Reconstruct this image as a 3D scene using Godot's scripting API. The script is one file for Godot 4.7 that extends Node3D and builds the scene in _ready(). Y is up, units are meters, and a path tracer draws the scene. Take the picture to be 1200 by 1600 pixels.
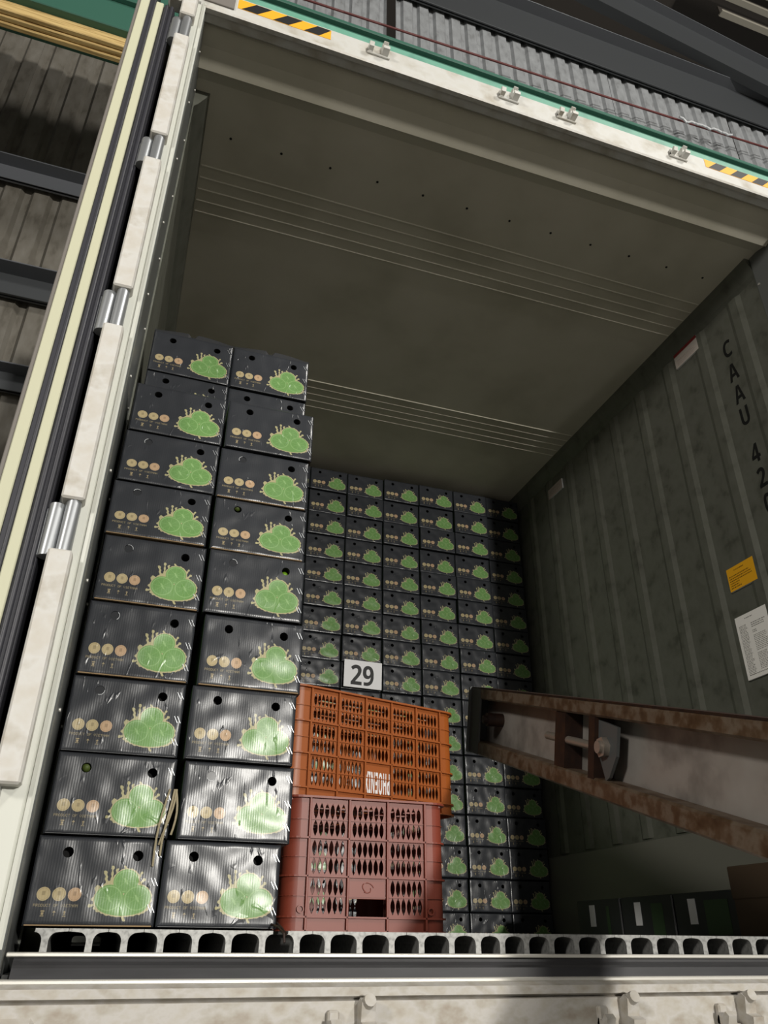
extends Node3D
# A refrigerated container loaded with cartons of limes, seen from below its open door inside a warehouse.

const W0 := -0.04      # inner face of the left wall
const W1 := 2.33       # inner face of the right wall
const CEIL := 2.569
const BACK := -2.44    # face of the far wall of cartons
const NEAR := -0.126   # face of the near cartons

var rng := RandomNumberGenerator.new()
var M := {}
var taken := {}
var ordinals := ["", "first", "second", "third", "fourth", "fifth", "sixth", "seventh", "eighth", "ninth", "tenth", "eleventh", "twelfth", "thirteenth", "fourteenth", "fifteenth", "sixteenth", "seventeenth"]

# ------------------------------------------------------------------ helpers
func numbered(called: String) -> String:
	if not taken.has(called):
		taken[called] = 0
		return called
	taken[called] += 1
	return "%s_%03d" % [called, taken[called]]

func tag(o: Node, label: String, category: String, group := "") -> void:
	if label != "":
		o.set_meta("label", label)
	if category != "":
		o.set_meta("category", category)
	if group != "":
		o.set_meta("group", group)

func thing(called: String, label: String, category: String, at := Vector3.ZERO, turn := Vector3.ZERO, group := "") -> Node3D:
	var o := Node3D.new()
	o.name = numbered(called)
	o.position = at
	o.rotation = turn
	add_child(o, true)
	tag(o, label, category, group)
	return o

func struct(called: String, label := "") -> Node3D:
	var o := Node3D.new()
	o.name = numbered(called)
	o.set_meta("kind", "structure")
	if label != "":
		o.set_meta("label", label)
	add_child(o, true)
	return o

func mb(smooth := false) -> SurfaceTool:
	var st := SurfaceTool.new()
	st.begin(Mesh.PRIMITIVE_TRIANGLES)
	st.set_smooth_group(0 if smooth else -1)
	return st

func done(st: SurfaceTool) -> ArrayMesh:
	st.generate_normals()
	return st.commit()

func put(called: String, mesh: Mesh, mat: Material, parent: Node, at := Vector3.ZERO, turn := Vector3.ZERO) -> MeshInstance3D:
	var o := MeshInstance3D.new()
	o.name = called
	o.mesh = mesh
	if mat:
		o.material_override = mat
	o.position = at
	o.rotation = turn
	o.cast_shadow = GeometryInstance3D.SHADOW_CASTING_SETTING_ON
	parent.add_child(o, true)
	return o

func tri(st: SurfaceTool, a: Vector3, b: Vector3, c: Vector3) -> void:
	st.add_vertex(a)
	st.add_vertex(c)
	st.add_vertex(b)

# a b c d run counter-clockwise as seen from the front
func quad(st: SurfaceTool, a: Vector3, b: Vector3, c: Vector3, d: Vector3) -> void:
	tri(st, a, b, c)
	tri(st, a, c, d)

func quv(st: SurfaceTool, p: Array, uv: Array) -> void:
	for i in [0, 2, 1, 0, 3, 2]:
		st.set_uv(uv[i])
		st.add_vertex(p[i])

# a box with chamfered edges
func box(st: SurfaceTool, lo: Vector3, hi: Vector3, e := 0.0) -> void:
	var c := (lo + hi) / 2.0
	var h := (hi - lo) / 2.0
	e = minf(e, minf(h.x, minf(h.y, h.z)) * 0.49)
	for ax in 3:
		var u := (ax + 1) % 3
		var v := (ax + 2) % 3
		for s in [-1.0, 1.0]:
			var q := []
			for k in [[-1, -1], [1, -1], [1, 1], [-1, 1]]:
				var p := Vector3.ZERO
				p[ax] = s * h[ax]
				p[u] = k[0] * (h[u] - e)
				p[v] = k[1] * (h[v] - e)
				q.append(c + p)
			if s > 0:
				quad(st, q[0], q[1], q[2], q[3])
			else:
				quad(st, q[3], q[2], q[1], q[0])
	if e <= 0.0:
		return
	for ax in 3:
		var u := (ax + 1) % 3
		var v := (ax + 2) % 3
		for su in [-1.0, 1.0]:
			for sv in [-1.0, 1.0]:
				var p: Array = []
				for k in [[-1, 0], [1, 0], [1, 1], [-1, 1]]:
					var w := Vector3.ZERO
					w[ax] = k[0] * (h[ax] - e)
					w[u] = su * (h[u] - (e if k[1] == 1 else 0.0))
					w[v] = sv * (h[v] - (0.0 if k[1] == 1 else e))
					p.append(c + w)
				if su * sv < 0:
					quad(st, p[0], p[1], p[2], p[3])
				else:
					quad(st, p[3], p[2], p[1], p[0])
	for sx in [-1.0, 1.0]:
		for sy in [-1.0, 1.0]:
			for sz in [-1.0, 1.0]:
				var a := c + Vector3(sx * h.x, sy * (h.y - e), sz * (h.z - e))
				var b := c + Vector3(sx * (h.x - e), sy * h.y, sz * (h.z - e))
				var d := c + Vector3(sx * (h.x - e), sy * (h.y - e), sz * h.z)
				if sx * sy * sz > 0:
					tri(st, a, b, d)
				else:
					tri(st, d, b, a)

func boxm(lo: Vector3, hi: Vector3, e := 0.0) -> ArrayMesh:
	var st := mb()
	box(st, lo, hi, e)
	return done(st)

# outline (counter-clockwise in its own u v plane) swept from o by w
func prism(st: SurfaceTool, poly: PackedVector2Array, o: Vector3, u: Vector3, v: Vector3, w: Vector3) -> void:
	if Geometry2D.is_polygon_clockwise(poly):
		poly = poly.duplicate()
		poly.reverse()
	if u.cross(v).dot(w) < 0.0:
		o += w
		w = -w
	var n := poly.size()
	for i in n:
		var a := o + u * poly[i].x + v * poly[i].y
		var b := o + u * poly[(i + 1) % n].x + v * poly[(i + 1) % n].y
		quad(st, a, b, b + w, a + w)
	var t := Geometry2D.triangulate_polygon(poly)
	for i in range(0, t.size(), 3):
		var p := []
		for k in 3:
			p.append(o + u * poly[t[i + k]].x + v * poly[t[i + k]].y)
		if (p[1] - p[0]).cross(p[2] - p[0]).dot(w) < 0.0:
			p.reverse()
		tri(st, p[0] + w, p[1] + w, p[2] + w)
		tri(st, p[2], p[1], p[0])

func prismm(poly: PackedVector2Array, o: Vector3, u: Vector3, v: Vector3, w: Vector3) -> ArrayMesh:
	var st := mb()
	prism(st, poly, o, u, v, w)
	return done(st)

func rod(st: SurfaceTool, a: Vector3, b: Vector3, r: float, n := 10, r2 := -1.0, caps := true) -> void:
	if r2 < 0.0:
		r2 = r
	var d := (b - a).normalized()
	var x := d.cross(Vector3.UP if absf(d.y) < 0.9 else Vector3.RIGHT).normalized()
	var y := d.cross(x)
	for i in n:
		var t0 := TAU * i / n
		var t1 := TAU * (i + 1) / n
		var p := x * cos(t0) + y * sin(t0)
		var q := x * cos(t1) + y * sin(t1)
		st.set_smooth_group(1)
		quad(st, a + p * r, a + q * r, b + q * r2, b + p * r2)
		st.set_smooth_group(-1)
		if caps:
			tri(st, b, b + p * r2, b + q * r2)
			tri(st, a, a + q * r, a + p * r)

func rodm(a: Vector3, b: Vector3, r: float, n := 12) -> ArrayMesh:
	var st := mb()
	rod(st, a, b, r, n)
	return done(st)

func path_rod(pts: Array, r: float, n := 6) -> ArrayMesh:
	var st := mb()
	for i in pts.size() - 1:
		rod(st, pts[i], pts[i + 1], r, n, r, true)
	return done(st)

func bar(st: SurfaceTool, a: Vector3, b: Vector3, side: Vector3, w: float, h: float, e := 0.0) -> void:
	var d := b - a
	var u := side.normalized()
	var v := d.cross(u).normalized()
	var poly := PackedVector2Array([Vector2(-w / 2 + e, -h / 2), Vector2(w / 2 - e, -h / 2), Vector2(w / 2, -h / 2 + e), Vector2(w / 2, h / 2 - e), Vector2(w / 2 - e, h / 2), Vector2(-w / 2 + e, h / 2), Vector2(-w / 2, h / 2 - e), Vector2(-w / 2, -h / 2 + e)])
	if e <= 0.0:
		poly = PackedVector2Array([Vector2(-w / 2, -h / 2), Vector2(w / 2, -h / 2), Vector2(w / 2, h / 2), Vector2(-w / 2, h / 2)])
	prism(st, poly, a, u, v, d)

func ball(st: SurfaceTool, c: Vector3, r: float, n := 12) -> void:
	st.set_smooth_group(1)
	for i in n / 2:
		for j in n:
			var p := []
			for k in [[0, 0], [0, 1], [1, 1], [1, 0]]:
				var a: float = PI * (i + k[0]) / (n / 2)
				var b: float = TAU * (j + k[1]) / n
				p.append(c + Vector3(sin(a) * cos(b), cos(a), sin(a) * sin(b)) * r)
			if i > 0:
				tri(st, p[0], p[1], p[2])
			if i < n / 2 - 1:
				tri(st, p[0], p[2], p[3])
	st.set_smooth_group(-1)

func words(text: String, height: float, mat: Material, parent: Node, at: Vector3, turn: Vector3, called := "lettering", font := "Droid Sans", bold := true, squeeze := 1.0, depth := 0.001) -> MeshInstance3D:
	var f := SystemFont.new()
	f.font_names = PackedStringArray([font])
	f.font_weight = 700 if bold else 400
	var t := TextMesh.new()
	t.text = text
	t.font = f
	t.font_size = 64
	t.pixel_size = height / 46.0
	t.depth = depth
	t.curve_step = 3.0
	var o := put(called, t, mat, parent, at, turn)
	o.scale = Vector3(squeeze, 1, 1)
	return o

# ------------------------------------------------------------------ materials
func mat(called: String, c: Color, rough := 0.6, metal := 0.0, spec := 0.5) -> StandardMaterial3D:
	var m := StandardMaterial3D.new()
	m.resource_name = called
	m.albedo_color = c
	m.roughness = rough
	m.metallic = metal
	m.metallic_specular = spec
	M[called] = m
	return m

func noisy(m: StandardMaterial3D, seed_n: int, freq: float, stops: Array, scale := Vector3.ONE, size := 256, rough_from := -1.0) -> void:
	var n := FastNoiseLite.new()
	n.seed = seed_n
	n.noise_type = FastNoiseLite.TYPE_SIMPLEX_SMOOTH
	n.frequency = freq
	n.fractal_octaves = 5
	n.fractal_gain = 0.55
	var g := Gradient.new()
	g.offsets = PackedFloat32Array(stops.map(func(s): return s[0]))
	g.colors = PackedColorArray(stops.map(func(s): return s[1]))
	var t := NoiseTexture2D.new()
	t.width = size
	t.height = size
	t.seamless = true
	t.noise = n
	t.color_ramp = g
	m.albedo_texture = t
	m.uv1_triplanar = true
	m.uv1_world_triplanar = true
	m.uv1_scale = scale

func bumpy(m: StandardMaterial3D, seed_n: int, freq: float, strength := 2.0) -> void:
	var n := FastNoiseLite.new()
	n.seed = seed_n
	n.frequency = freq
	n.fractal_octaves = 4
	var t := NoiseTexture2D.new()
	t.width = 256
	t.height = 256
	t.seamless = true
	t.noise = n
	t.as_normal_map = true
	t.bump_strength = strength
	m.normal_enabled = true
	m.normal_texture = t
	m.normal_scale = 0.6

func materials() -> void:
	var w := Color.WHITE
	var m := mat("white_paint", Color(0.765, 0.762, 0.745), 0.5)
	noisy(m, 3, 0.012, [[0.0, Color(0.80, 0.76, 0.70)], [0.35, Color(0.95, 0.94, 0.92)], [0.6, w], [1.0, Color(0.97, 0.96, 0.94)]], Vector3(0.9, 0.9, 0.9), 512)
	m = mat("sill_paint", Color(0.715, 0.70, 0.68), 0.55)
	noisy(m, 8, 0.014, [[0.0, Color(0.80, 0.75, 0.69)], [0.35, Color(0.93, 0.92, 0.89)], [0.55, w], [0.75, Color(0.96, 0.95, 0.92)], [1.0, Color(0.88, 0.85, 0.80)]], Vector3(1.6, 2.4, 1.6), 512)
	m = mat("cream_paint", Color(0.795, 0.788, 0.77), 0.5)
	noisy(m, 5, 0.02, [[0.0, Color(0.85, 0.82, 0.77)], [0.5, w], [1.0, Color(0.95, 0.93, 0.9)]], Vector3(2, 2, 2))
	mat("grey_post", Color(0.80, 0.805, 0.77), 0.45)
	mat("zinc", Color(0.66, 0.67, 0.68), 0.38, 0.75)
	mat("rim_metal", Color(0.80, 0.79, 0.76), 0.45, 0.55)
	m = mat("floor_metal", Color(0.62, 0.62, 0.61), 0.5, 0.45)
	noisy(m, 11, 0.06, [[0.0, Color(0.7, 0.7, 0.7)], [0.5, Color(0.92, 0.92, 0.92)], [1.0, w]], Vector3(6, 6, 6))
	m = mat("floor_dark", Color(0.16, 0.16, 0.16), 0.7)
	m = mat("rubber", Color(0.19, 0.19, 0.20), 0.5)
	noisy(m, 21, 0.02, [[0.0, Color(0.7, 0.7, 0.7)], [0.5, Color(0.9, 0.9, 0.9)], [1.0, w]], Vector3(1, 6, 6))
	mat("door_rubber", Color(0.20, 0.20, 0.225), 0.45)
	mat("door_liner", Color(0.76, 0.757, 0.655), 0.5)
	mat("door_skin", Color(0.45, 0.43, 0.41), 0.55)
	m = mat("ceiling_panel", Color(0.81, 0.79, 0.73), 0.5)
	noisy(m, 31, 0.01, [[0.0, Color(0.88, 0.88, 0.86)], [0.5, Color(0.96, 0.96, 0.95)], [1.0, w]], Vector3(0.6, 0.6, 0.6))
	m = mat("wall_metal", Color(0.45, 0.455, 0.42), 0.42, 0.35)
	noisy(m, 41, 0.02, [[0.0, Color(0.74, 0.74, 0.73)], [0.3, Color(0.93, 0.93, 0.92)], [0.6, w], [1.0, Color(0.93, 0.94, 0.91)]], Vector3(0.8, 0.7, 0.8), 512)
	m = mat("jamb_metal", Color(0.46, 0.47, 0.465), 0.35, 0.4)
	m = mat("kick_metal", Color(0.52, 0.515, 0.48), 0.4, 0.35)
	m = mat("dark_gap", Color(0.06, 0.06, 0.055), 0.8)
	m = mat("rust_beam", Color(0.62, 0.58, 0.54), 0.5, 0.1)
	noisy(m, 51, 0.02, [[0.0, Color(0.40, 0.29, 0.19)], [0.38, Color(0.56, 0.46, 0.36)], [0.55, Color(0.68, 0.62, 0.56)], [0.72, Color(0.73, 0.69, 0.64)], [1.0, Color(0.55, 0.47, 0.39)]], Vector3(1.6, 1.6, 1.6), 512)
	m = mat("rust_dark", Color(0.40, 0.36, 0.32), 0.6)
	noisy(m, 52, 0.03, [[0.0, Color(0.25, 0.14, 0.1)], [0.5, Color(0.42, 0.27, 0.2)], [1.0, Color(0.6, 0.42, 0.25)]], Vector3(3, 3, 3))
	m = mat("web_sheet", Color(0.67, 0.65, 0.63), 0.5, 0.2)
	noisy(m, 53, 0.015, [[0.0, Color(0.72, 0.71, 0.7)], [0.5, Color(0.95, 0.94, 0.93)], [1.0, w]], Vector3(1.5, 1.5, 1.5))
	mat("bolt_steel", Color(0.62, 0.58, 0.54), 0.4, 0.5)
	mat("plate_grey", Color(0.36, 0.37, 0.37), 0.55, 0.2)
	m = mat("carton_black", Color(0.16, 0.165, 0.175), 0.45)
	mat("carton_film", Color(0.17, 0.175, 0.185), 0.18)
	m = mat("carton_side", Color(0.20, 0.29, 0.18), 0.5)
	m = mat("hole_dark", Color(0.035, 0.035, 0.035), 0.9)
	m = mat("kraft", Color(0.55, 0.46, 0.34), 0.85)
	m = mat("kraft_brown", Color(0.27, 0.21, 0.15), 0.7)
	m = mat("lime_skin", Color(0.42, 0.60, 0.10), 0.5)
	m = mat("lime_dull", Color(0.30, 0.36, 0.14), 0.6)
	m = mat("twine", Color(0.56, 0.52, 0.42), 0.8)
	m = mat("crate_orange", Color(0.60, 0.315, 0.11), 0.42)
	m = mat("crate_red", Color(0.50, 0.225, 0.16), 0.45)
	m = mat("board_white", Color(0.92, 0.92, 0.925), 0.6)
	m = mat("ink_black", Color(0.10, 0.10, 0.105), 0.6)
	m = mat("ink_wall", Color(0.045, 0.045, 0.045), 0.6)
	m = mat("ink_white", Color(0.88, 0.88, 0.88), 0.6)
	m = mat("hazard_yellow", Color(0.93, 0.67, 0.15), 0.5)
	m = mat("hazard_black", Color(0.10, 0.10, 0.10), 0.5)
	m = mat("green_paint", Color(0.42, 0.63, 0.555), 0.45)
	noisy(m, 61, 0.02, [[0.0, Color(0.75, 0.8, 0.8)], [0.5, w], [1.0, Color(0.9, 0.95, 0.92)]], Vector3(1, 1, 1))
	m = mat("green_shaded", Color(0.23, 0.41, 0.35), 0.5)  # darker copy of the teal paint, the shade on the fascia put into its colour
	m = mat("wood", Color(0.88, 0.77, 0.53), 0.7)
	noisy(m, 62, 0.02, [[0.0, Color(0.62, 0.55, 0.45)], [0.5, Color(0.95, 0.93, 0.9)], [1.0, w]], Vector3(0.5, 14, 14))
	m = mat("sheet_grey", Color(0.63, 0.64, 0.65), 0.55, 0.1)
	noisy(m, 63, 0.02, [[0.0, Color(0.72, 0.71, 0.7)], [0.4, Color(0.9, 0.9, 0.9)], [1.0, w]], Vector3(1, 0.5, 1), 512)
	m = mat("sheet_shaded", Color(0.47, 0.455, 0.425), 0.6, 0.1)  # darker copy of the facade sheet, shade on the left put into the colour
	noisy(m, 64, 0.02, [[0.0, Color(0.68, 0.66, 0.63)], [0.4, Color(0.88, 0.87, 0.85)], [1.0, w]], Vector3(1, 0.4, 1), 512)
	m = mat("steel_dark", Color(0.27, 0.28, 0.29), 0.5, 0.2)
	m = mat("steel_light", Color(0.40, 0.41, 0.43), 0.5, 0.2)
	m = mat("roof_sheet", Color(0.24, 0.22, 0.20), 0.7)
	m = mat("roof_purlin", Color(0.62, 0.60, 0.55), 0.6)
	m = mat("cable_red", Color(0.38, 0.17, 0.16), 0.6)
	m = mat("plastic_strip", Color(0.78, 0.79, 0.80), 0.25)
	m = mat("concrete", Color(0.60, 0.59, 0.56), 0.85)
	noisy(m, 71, 0.02, [[0.0, Color(0.7, 0.7, 0.7)], [1.0, w]], Vector3(0.5, 0.5, 0.5))
	m = mat("lamp_glass", Color(0.9, 0.9, 0.88), 0.4)
	m.emission_enabled = true
	m.emission = Color(1.0, 0.97, 0.90)
	m.emission_energy_multiplier = 2.0

# small upright letters for print too fine to model, five wide and seven high
var glyphs := {"P": [30, 17, 17, 30, 16, 16, 16], "R": [30, 17, 17, 30, 20, 18, 17], "O": [14, 17, 17, 17, 17, 17, 14], "D": [30, 17, 17, 17, 17, 17, 30], "U": [17, 17, 17, 17, 17, 17, 14], "C": [14, 17, 16, 16, 16, 17, 14],
	"T": [31, 4, 4, 4, 4, 4, 4], "F": [31, 16, 16, 30, 16, 16, 16], "V": [17, 17, 17, 17, 17, 10, 4], "I": [14, 4, 4, 4, 4, 4, 14], "E": [31, 16, 16, 30, 16, 16, 31], "N": [17, 25, 21, 19, 17, 17, 17], "A": [14, 17, 17, 31, 17, 17, 17], "M": [17, 27, 21, 21, 17, 17, 17]}

func print_text(im: Image, text: String, x: int, y: int, k: int, c: Color) -> void:
	for ch in text:
		if glyphs.has(ch):
			for r in 7:
				for b in 5:
					if (int(glyphs[ch][r]) >> (4 - b)) & 1:
						im.fill_rect(Rect2i(x + b * k, y + r * k, k, k), c)
		x += 6 * k

# flat print of the carton face: three tan discs, origin line, handling marks, lime slices with a splash
func carton_print() -> ImageTexture:
	var wd := 640
	var ht := 436
	var im := Image.create(wd, ht, false, Image.FORMAT_RGB8)
	var base := Color(0.18, 0.188, 0.203)
	var tan_c := Color(0.66, 0.60, 0.46)
	var line_c := Color(0.68, 0.66, 0.42)
	var green := Color(0.405, 0.55, 0.315)
	var pale := Color(0.50, 0.635, 0.41)
	im.fill(base)
	var slices := [Vector3(0.733, 0.495, 0.100), Vector3(0.618, 0.69, 0.112), Vector3(0.838, 0.685, 0.110)]
	var arms := []
	for a in [[0.585, 0.55, 0.66, 0.47, 0.024], [0.62, 0.52, 0.612, 0.335, 0.0105], [0.59, 0.54, 0.560, 0.395, 0.0125], [0.65, 0.47, 0.652, 0.365, 0.0095], [0.60, 0.60, 0.52, 0.585, 0.022], [0.55, 0.76, 0.475, 0.775, 0.012], [0.55, 0.72, 0.50, 0.70, 0.016], [0.82, 0.47, 0.850, 0.40, 0.010], [0.84, 0.53, 0.875, 0.47, 0.012], [0.735, 0.86, 0.755, 0.925, 0.011], [0.73, 0.38, 0.71, 0.33, 0.009]]:
		arms.append(a)
	var asp := float(ht) / wd
	for y in range(int(0.26 * ht), int(0.99 * ht)):
		for x in range(int(0.44 * wd), wd):
			var p := Vector2(float(x) / wd, float(y) / ht * asp)
			var d := 1.0
			var which := -1
			for i in 3:
				var s: Vector3 = slices[i]
				var q := p - Vector2(s.x, s.y * asp)
				q.y *= 1.08
				var e := q.length() - s.z
				if e < 0.0 and i > 0:
					which = i
					d = e
				elif e < d:
					d = e
					which = i
			var core := (Vector2((p.x - 0.728) / 0.20, (p.y - 0.765 * asp) / 0.078).length() - 1.0) * 0.08
			var dd := minf(d, core)
			var sp := 1.0
			for a in arms:
				var p0 := Vector2(a[0], a[1] * asp)
				var p1 := Vector2(a[2], a[3] * asp)
				var t := clampf((p - p0).dot(p1 - p0) / (p1 - p0).length_squared(), 0.0, 1.0)
				var e2: float = (p - p0.lerp(p1, t)).length() - float(a[4]) * (1.0 - 0.35 * t + 0.45 * float(t > 0.86))
				sp = minf(sp, e2)
			var wob := 0.004 * sin(p.x * 120.0) * sin(p.y * 140.0)
			var c := base
			if minf(dd - 0.010, sp) + wob < 0.0:
				c = tan_c.lerp(Color(0.56, 0.62, 0.46), 0.3)
			if dd < 0.0:
				c = green
			if which >= 0 and d < 0.0:
				var s2: Vector3 = slices[which]
				var q2 := p - Vector2(s2.x, s2.y * asp)
				q2.y *= 1.08
				var r := q2.length() / s2.z
				var ang := atan2(q2.y, q2.x) + which * 0.7
				c = green
				if r > 0.84 and r < 0.90:
					c = pale
				elif r < 0.78 and absf(sin(ang * 4.0)) < 0.10 / maxf(r, 0.15):
					c = green.lerp(pale, 0.35)
				elif r < 0.78:
					c = green.lerp(Color(0.375, 0.525, 0.295), 0.5)
				if r < 0.10 or (absf(q2.x - q2.y * 0.6) < 0.008 and r < 0.3):
					c = pale
			if c != base:
				im.set_pixel(x, y, c)
	for cx in [0.115, 0.232, 0.350]:
		for y in range(int(0.55 * ht), int(0.76 * ht)):
			for x in range(int((cx - 0.07) * wd), int((cx + 0.07) * wd)):
				var q := Vector2(float(x) / wd - cx, (float(y) / ht - 0.655) * asp)
				if q.length() < 0.0515:
					var tint := tan_c.lerp(Color(0.72, 0.56, 0.46), 0.5 if cx > 0.3 else 0.0)
					if absf(q.length() - 0.042) < 0.0016 or (absf(q.x) < 0.012 and absf(q.y + 0.006) < 0.016):
						tint = tint.darkened(0.14)
					im.set_pixel(x, y, tint)
	print_text(im, "PRODUCT OF VIETNAM", int(0.055 * wd), int(0.765 * ht), 2, tan_c.darkened(0.15))
	# handling marks: stack of boxes, umbrella, this way up
	var mk := tan_c.darkened(0.12)
	var mx := int(0.12 * wd)
	var my := int(0.835 * ht)
	im.fill_rect(Rect2i(mx, my, 18, 6), mk)
	im.fill_rect(Rect2i(mx + 3, my + 9, 12, 12), mk)
	im.fill_rect(Rect2i(mx, my + 24, 18, 4), mk)
	mx = int(0.205 * wd)
	for i in 9:
		im.fill_rect(Rect2i(mx + 9 - i, my + i, 2 * i + 1, 1), mk)
	im.fill_rect(Rect2i(mx + 8, my + 9, 2, 16), mk)
	mx = int(0.285 * wd)
	for i in 8:
		im.fill_rect(Rect2i(mx + 8 - i, my + i, 2 * i + 1, 1), mk)
	im.fill_rect(Rect2i(mx + 6, my + 8, 5, 14), mk)
	im.fill_rect(Rect2i(mx, my + 25, 17, 3), mk)
	return ImageTexture.create_from_image(im)

# relief of the film stretched over the corrugated board: fine flutes, dents and creases
func film_relief(n: int) -> ImageTexture:
	var wd := 400
	var ht := 272
	var a := FastNoiseLite.new()
	a.seed = 100 + n
	a.noise_type = FastNoiseLite.TYPE_SIMPLEX_SMOOTH
	a.frequency = 0.009
	a.fractal_octaves = 1
	var b := FastNoiseLite.new()
	b.seed = 200 + n
	b.noise_type = FastNoiseLite.TYPE_SIMPLEX
	b.frequency = 0.016
	b.fractal_type = FastNoiseLite.FRACTAL_RIDGED
	b.fractal_octaves = 2
	var c := FastNoiseLite.new()
	c.seed = 300 + n
	c.frequency = 0.05
	var hgt := PackedFloat32Array()
	hgt.resize(wd * ht)
	for y in ht:
		var v := float(y) / ht
		for x in wd:
			var u := float(x) / wd
			var fl := sin(TAU * x / 8.4 + 0.6 * a.get_noise_2d(x, y + 900)) * 0.038
			var where := clampf(a.get_noise_2d(x * 0.7 + 3000.0, y * 0.7) * 2.5, 0.0, 1.0)
			var cr := maxf(0.0, b.get_noise_2d(x * (0.5 + 0.1 * n), y * 0.22) - 0.6) * 2.6 * where
			var lump := a.get_noise_2d(x, y) * 1.6 + c.get_noise_2d(x * 0.6, y * 0.25) * 0.10
			var edge := minf(minf(u, 1.0 - u) * 1.47, minf(v, 1.0 - v))
			var roll := -3.2 * maxf(0.0, 1.0 - edge / 0.06) ** 2.0
			hgt[y * wd + x] = fl + cr + lump + roll
	var im := Image.create(wd, ht, false, Image.FORMAT_RGB8)
	for y in ht:
		for x in wd:
			var dx := hgt[y * wd + mini(x + 1, wd - 1)] - hgt[y * wd + maxi(x - 1, 0)]
			var dy := hgt[mini(y + 1, ht - 1) * wd + x] - hgt[maxi(y - 1, 0) * wd + x]
			var nn := Vector3(-dx * 0.5, dy * 0.5, 1.0).normalized()
			im.set_pixel(x, y, Color(nn.x * 0.5 + 0.5, nn.y * 0.5 + 0.5, nn.z * 0.5 + 0.5))
	return ImageTexture.create_from_image(im)

func lined_label(paper: Color, ink: Color, wd: int, ht: int, rows: Array) -> StandardMaterial3D:
	var im := Image.create(wd, ht, false, Image.FORMAT_RGB8)
	im.fill(paper)
	for r in rows:
		# x0 x1 y0 y1 pitch: dashes of unreadable print
		var y: float = r[2]
		while y < float(r[3]):
			var x: float = r[0]
			var stop: float = float(r[1]) - rng.randf() * 0.25 * (float(r[1]) - float(r[0]))
			while x < stop:
				var l := rng.randf_range(0.02, 0.06)
				im.fill_rect(Rect2i(int(x * wd), int(y * ht), maxi(2, int(minf(l, stop - x) * wd)), maxi(1, int(float(r[4]) * ht * 0.5))), ink)
				x += l + 0.012
			y += float(r[4])
	var m := mat("label_print", Color.WHITE, 0.6)
	m.albedo_texture = ImageTexture.create_from_image(im)
	return m

# ------------------------------------------------------------------ cartons
var carton_face := {}
var faces := []

func face_mesh(w: float, h: float) -> ArrayMesh:
	# front panel with its two round hand holes cut out, edges rolled back
	var st := mb()
	var c := 0.003
	var r := 0.0092
	var s := 0.013
	var holes := [Vector2(0.243 * w, 0.815 * h), Vector2(0.80 * w, 0.80 * h)]
	var put_q := func(x0: float, y0: float, x1: float, y1: float):
		var p := [Vector3(x0 - w / 2, y0, 0), Vector3(x1 - w / 2, y0, 0), Vector3(x1 - w / 2, y1, 0), Vector3(x0 - w / 2, y1, 0)]
		quv(st, p, [Vector2(x0 / w, 1 - y0 / h), Vector2(x1 / w, 1 - y0 / h), Vector2(x1 / w, 1 - y1 / h), Vector2(x0 / w, 1 - y1 / h)])
	put_q.call(c, c, w - c, holes[1].y - s)
	put_q.call(c, holes[0].y + s, w - c, h - c)
	put_q.call(c, holes[1].y - s, holes[0].x - s, holes[0].y + s)
	put_q.call(holes[0].x - s, holes[1].y - s, holes[0].x + s, holes[0].y - s)
	put_q.call(holes[0].x + s, holes[1].y - s, holes[1].x - s, holes[0].y + s)
	put_q.call(holes[1].x - s, holes[1].y + s, holes[1].x + s, holes[0].y + s)
	put_q.call(holes[1].x + s, holes[1].y - s, w - c, holes[0].y + s)
	for q in holes:
		for i in 16:
			var ring := []
			for k in [i, i + 1]:
				var a: float = TAU * k / 16.0
				var d := Vector2(cos(a), sin(a))
				var sq := d * (s / maxf(absf(d.x), absf(d.y)))
				ring.append(q + d * r)
				ring.append(q + sq)
			var p := []
			var uv := []
			for g in [ring[0], ring[1], ring[3], ring[2]]:
				p.append(Vector3(g.x - w / 2, g.y, 0))
				uv.append(Vector2(g.x / w, 1 - g.y / h))
			quv(st, p, uv)
	var o := [Vector3(-w / 2, 0, -c), Vector3(w / 2, 0, -c), Vector3(w / 2, h, -c), Vector3(-w / 2, h, -c)]
	var n := [Vector3(-w / 2 + c, c, 0), Vector3(w / 2 - c, c, 0), Vector3(w / 2 - c, h - c, 0), Vector3(-w / 2 + c, h - c, 0)]
	var uo := [Vector2(0, 1), Vector2(1, 1), Vector2(1, 0), Vector2(0, 0)]
	for i in 4:
		var j := (i + 1) % 4
		quv(st, [o[i], o[j], n[j], n[i]], [uo[i], uo[j], uo[j], uo[i]])
	st.generate_normals()
	st.generate_tangents()
	return st.commit()

func body_mesh(w: float, h: float, d: float) -> ArrayMesh:
	var st := mb()
	var c := 0.003
	var a := [Vector3(-w / 2, 0, -c), Vector3(w / 2, 0, -c), Vector3(w / 2, h, -c), Vector3(-w / 2, h, -c)]
	var b := []
	for p in a:
		b.append(Vector3(p.x, p.y, -d))
	for i in [0, 2]:
		quad(st, a[i], b[i], b[(i + 1) % 4], a[(i + 1) % 4])
	quad(st, b[1], b[0], b[3], b[2])
	return done(st)

func side_mesh(w: float, h: float, d: float, s: float) -> ArrayMesh:
	var st := mb()
	var x := s * w / 2
	box(st, Vector3(minf(x, x - s * 0.003), 0.0015, -d + 0.002), Vector3(maxf(x, x - s * 0.003), h - 0.0015, -0.0035))
	return done(st)

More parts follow.
